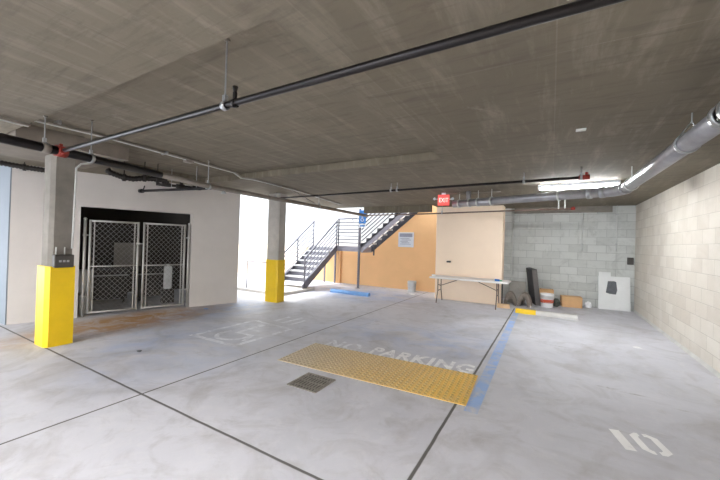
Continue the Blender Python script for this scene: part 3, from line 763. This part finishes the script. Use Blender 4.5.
# ------------------------------------------------------------------ folding table
t = thing('folding_table', 'long pale folding table in front of the peach enclosure', 'table', (-2.04, 9.65, 0))
b = MB(); b.box(-1.0, 1.1, -.36, .36, .70, .745, .012); b.build('table_top', 'table_top', t)
for sx in (-1, 1):
    x = sx*.8
    for y in (-.29, .29):
        b = MB(); b.tube([(x, y*.55, .70), (x, y*.55, .34), (x-.0, y, .02), (x-.0, y, 0)], .014, 8); b.build('leg', 'table_leg', t)
    b = MB(); b.tube([(x, -.16, .34), (x, .16, .34)], .012, 8); b.tube([(x, -.16, .5), (x, .16, .5)], .01, 8); b.build('crossbar', 'table_leg', t)
    b = MB(); b.tube([(x, 0, .46), (sx*.22, 0, .695)], .01, 8); b.build('brace', 'table_leg', t)
t = thing('small_carton', 'small blue and green packet on the folding table', 'packet', (-1.22, 9.5, .745), .2)
b = MB(); b.box(-.08, .04, -.04, .04, 0, .05, .006); b.build('packet', 'blue_item', t)
b = MB(); b.box(.04, .10, -.035, .035, 0, .035, .006); b.build('cap', 'green_item', t)
b = MB(); b.box(-.05, .05, -.05, .05, 0, .05, .015)
tag(b.build('paper_wad', 'paper', loc=(-2.98, 9.5, .745), rz=.4), 'small white wad on the left end of the folding table', 'paper')
b = MB(); b.box(-.06, .06, -.05, .05, 0, .05, .015)
tag(b.build('pipe_fitting', 'box_dark', loc=(-2.7, 10.085, 1.14)), 'small dark fitting low on the peach enclosure', 'fitting')

# ------------------------------------------------------------------ bits along the back
def bucket(name, label, loc, mat, h=.37, r=.15, band=None):
    t = thing(name, label, 'bucket', loc, 0, 'plastic buckets')
    b = MB(); b.lathe([(r*.86, 0), (r*.88, .01), (r, h*.86), (r*1.06, h*.87), (r*1.06, h*.92), (r*1.02, h*.92), (r*1.02, h), (r*.96, h), (r*.84, .03)], 28); b.build('body', mat, t)
    if band:
        b = MB(); b.lathe([(r*.94, h*.34), (r*.95, h*.34), (r*.985, h*.58), (r*.975, h*.58)], 28); b.build('label_band', band, t)
    pts = [(r*1.05*cos(a), -.02-r*.9*sin(a)*.55-.03, h*.8-.16*sin(a)) for a in [pi*k/10 for k in range(11)]]
    b = MB(); b.tube([(p[0], p[1]-.05*sin(pi*i/10), p[2]) for i, p in enumerate(pts)], .004, 6); b.build('handle', 'galv', t)
    return t
bucket('bucket', 'pale grey plastic bucket by the foot of the orange wall', (-4.2, 10.95, 0), 'bucket_g')
bucket('bucket', 'white plastic bucket with red label before the block wall', (-.08, 10.78, 0), 'bucket', .38, .17, 'redlabel')
b = MB(); b.box(-.18, .18, -.13, .13, 0, .46, .006); b.box(-.18, .18, -.16, -.13, .44, .455)
tag(b.build('cardboard_box', 'card', loc=(-.10, 11.18, 0), rz=.05), 'upright cardboard box standing behind the white bucket', 'box', 'cardboard boxes')
t = thing('cardboard_box', 'low brown cardboard box between the white bucket and the white boards', 'box', (.52, 11.3, 0), radians(6), 'cardboard boxes')
b = MB(); b.box(-.25, .25, -.16, .16, 0, .30, .006); b.build('body', 'card', t)
b = MB(); b.box(-.25, .25, -.03, .03, .300, .303); b.build('tape', 'wood', t)
b = MB(); b.bm.free(); b.bm = bmesh.new()
def lump(name, mat, loc, r, sq, label, cat, seed):
    rnd = random.Random(seed); bm = bmesh.new(); bmesh.ops.create_icosphere(bm, subdivisions=3, radius=1)
    for v in bm.verts:
        n = v.co.copy(); k = .82+.3*abs(sin(n.x*5+seed)*cos(n.y*6-seed)*sin(n.z*4+1.3))+rnd.uniform(-.05, .05)
        v.co = Vector((n.x*r*k, n.y*r*k*.8, max(0, (n.z*.9+.8))*r*sq*k))
    q = MB(); q.bm = bm; return tag(q.build(name, mat, loc=loc), label, cat)
lump('plastic_bag', 'bag', (.15, 11.0, 0), .11, 1.3, 'dark crumpled bag between the white bucket and the low cardboard box', 'bag', 3)
lump('paper_bag', 'paper', (.93, 11.35, 0), .10, 1.1, 'crumpled white paper bag right of the low cardboard box', 'bag', 5)
# leaning boards
def lean(name, label, cat, loc, rz, w, h, th, tilt, mat, sub=None):
    t = thing(name, label, cat, loc, rz)
    mt = Matrix.Rotation(-tilt, 4, 'X')
    b = MB(); b.box(0, w, 0, th, 0, h, .004, mt); o = b.build('board', mat, t)
    return t, mt
t, mt = lean('leaning_board', 'white board with a dark grey smear leaning on the block wall', 'board', (1.18, 11.46, 0), radians(3), .72, .93, .03, radians(7), 'board')
b = MB()
b.prism([(.17, .47), (.25, .44), (.40, .43), (.43, .55), (.41, .78), (.36, .80), (.22, .79), (.2, .65)], -.002, .0, lambda a, z, y: mt @ Vector((a, y, z))); b.build('smear', 'smear', t)['label'] = 'dark grey smeared patch'
lean('leaning_board', 'narrow taller white board showing behind the smeared white board', 'board', (1.19, 11.56, 0), radians(1), .28, 1.04, .02, radians(5), 'board')
t = thing('black_panel', 'thick black panel standing on edge beside the white bucket', 'panel', (-.22, 10.84, 0), radians(104))
mt = Matrix.Rotation(radians(-7), 4, 'X')
mt = Matrix.Rotation(radians(-7), 4, 'X')
b = MB(); b.box(0, .84, 0, .14, 0, 1.06, .02, mt); b.build('body', 'foam', t)
b = MB(); b.box(-.006, .0, .005, .135, .02, 1.04, 0, mt); b.build('edge_strip', 'foam_edge', t)
# stacked curved tiles
def tile_stack(x, y, rz, n, label):
    proto = None
    for k in range(n):
        b = MB(); r0_, r1_ = .155, .17
        pts = [(r1_*cos(pi*j/10), r1_*sin(pi*j/10)*2.2) for j in range(11)]+[(r0_*cos(pi*j/10), r0_*sin(pi*j/10)*2.2) for j in range(10, -1, -1)]
        if proto is None:
            b.prism(pts, 0, .42, lambda a, z, t: (a, t, z)); proto = o = b.build('roof_tile', 'tile', loc=(x, y, 0), rz=rz)
        else:
            b.bm.free(); o = proto.copy(); COL.objects.link(o)
        kk = 1-.105*k
        o.scale = (kk, 1, kk); o.location = (x, y+.02*k, 0)
        tag(o, label, 'tile', 'nested grey roof tiles')
tile_stack(-.99, 10.3, .06, 5, 'grey half-round tile nested in the stack beside the peach enclosure')
tile_stack(-.64, 10.32, -.06, 5, 'grey half-round tile nested in the stack beside the black panel')
b = MB(); b.box(0, .47, 0, .025, 0, .82, .003, Matrix.Rotation(radians(-42), 4, 'X'))
o = tag(b.build('grey_sheet', 'grey_sheet', loc=(-1.12, 10.86, .0), rz=radians(0)), 'grey sheet leaning behind the nested tiles', 'board')
b = MB(); b.box(-.16, .16, -.06, .06, 0, .11, .006)
tag(b.build('wood_block', 'wood', loc=(-1.1, 9.78, 0), rz=.12), 'raw wood block on the floor by the right table leg', 'wood block')
b = MB(); b.box(-.02, .02, -.02, .02, 0, .62)
tag(b.build('timber_offcut', 'box_dark', loc=(-1.17, 10.05, 0)), 'dark upright offcut at the corner of the peach enclosure', 'offcut')

def scrap(x, y, s, label, mat='paper', seed=0):
    rnd = random.Random(seed); b = MB()
    vs = [b.bm.verts.new((s*(.6+.5*rnd.random())*cos(k*pi/4), s*.7*(.6+.5*rnd.random())*sin(k*pi/4), .004+.02*rnd.random())) for k in range(8)]
    c = b.bm.verts.new((0, 0, .03))
    c2 = b.bm.verts.new((0, 0, .0))
    for k in range(8):
        b.bm.faces.new((vs[k], vs[(k+1) % 8], c)); b.bm.faces.new((vs[(k+1) % 8], vs[k], c2))
    tag(b.build('paper_scrap', mat, loc=(x, y, 0)), label, 'scrap', 'scraps on the floor')
scrap(-3.95, 10.35, .16, 'white scrap on the floor left of the folding table', 'paper', 1)
scrap(1.3, 7.3, .07, 'white scrap alone on the floor near the right wall', 'paper', 2)
scrap(-6.95, 4.9, .08, 'blue scrap on the floor at the end of the gate wall', 'blue_paint', 3)
scrap(-5.1, 2.55, .05, 'tiny grey scrap on the floor between the gate and the near joint', 'smear', 4)

# conduits and box on the block wall
for (x, z0, z1, r, lb) in ((-1.08, .78, 2.9, .016, 'left end of the block wall'), (.77, 1.6, 2.74, .018, 'middle of the block wall'), (1.58, 1.62, CEIL, .014, 'block wall near the right corner')):
    t = thing('wall_conduit', 'thin pale vertical conduit on the '+lb, 'conduit', (x, 11.68, z0), 0, 'conduits on the block wall')
    yy = -.08 if x == .77 else 0
    b = MB(); b.tube([(0, 0, 0), (0, 0, z1-z0)], r, 8); b.build('pipe', 'white_conduit', t)
    b = MB(); b.box(-.03, .03, -.012, .02, .2, .225); b.box(-.03, .03, -.012, .02, (z1-z0)*.8, (z1-z0)*.8+.025); b.build('strap', 'galv', t)
b = MB(); b.box(-.07, .07, -.05, .004, 0, .2, .008)
tag(b.build('junction_box', 'box_dark', loc=(1.9, 11.7, 1.27)), 'dark box on the block wall in the right corner', 'box')

# ------------------------------------------------------------------ light
w = bpy.data.worlds.new('sky'); sc.world = w; w.use_nodes = True
bg = w.node_tree.nodes['Background']; bg.inputs[0].default_value = (.86, .93, 1.0, 1); bg.inputs[1].default_value = 1.75
sun = bpy.data.lights.new('sun', 'SUN'); sun.energy = 1.7; sun.angle = radians(14); sun.color = (1, .95, .88)
so = bpy.data.objects.new('sun', sun); COL.objects.link(so)
so.rotation_euler = Vector((.5, .12, -1)).to_track_quat('-Z', 'Y').to_euler()

sc.view_settings.view_transform = 'Standard'; sc.view_settings.look = 'None'
sc.view_settings.exposure = 1.78; sc.view_settings.gamma = 1; sc.view_settings.use_curve_mapping = False
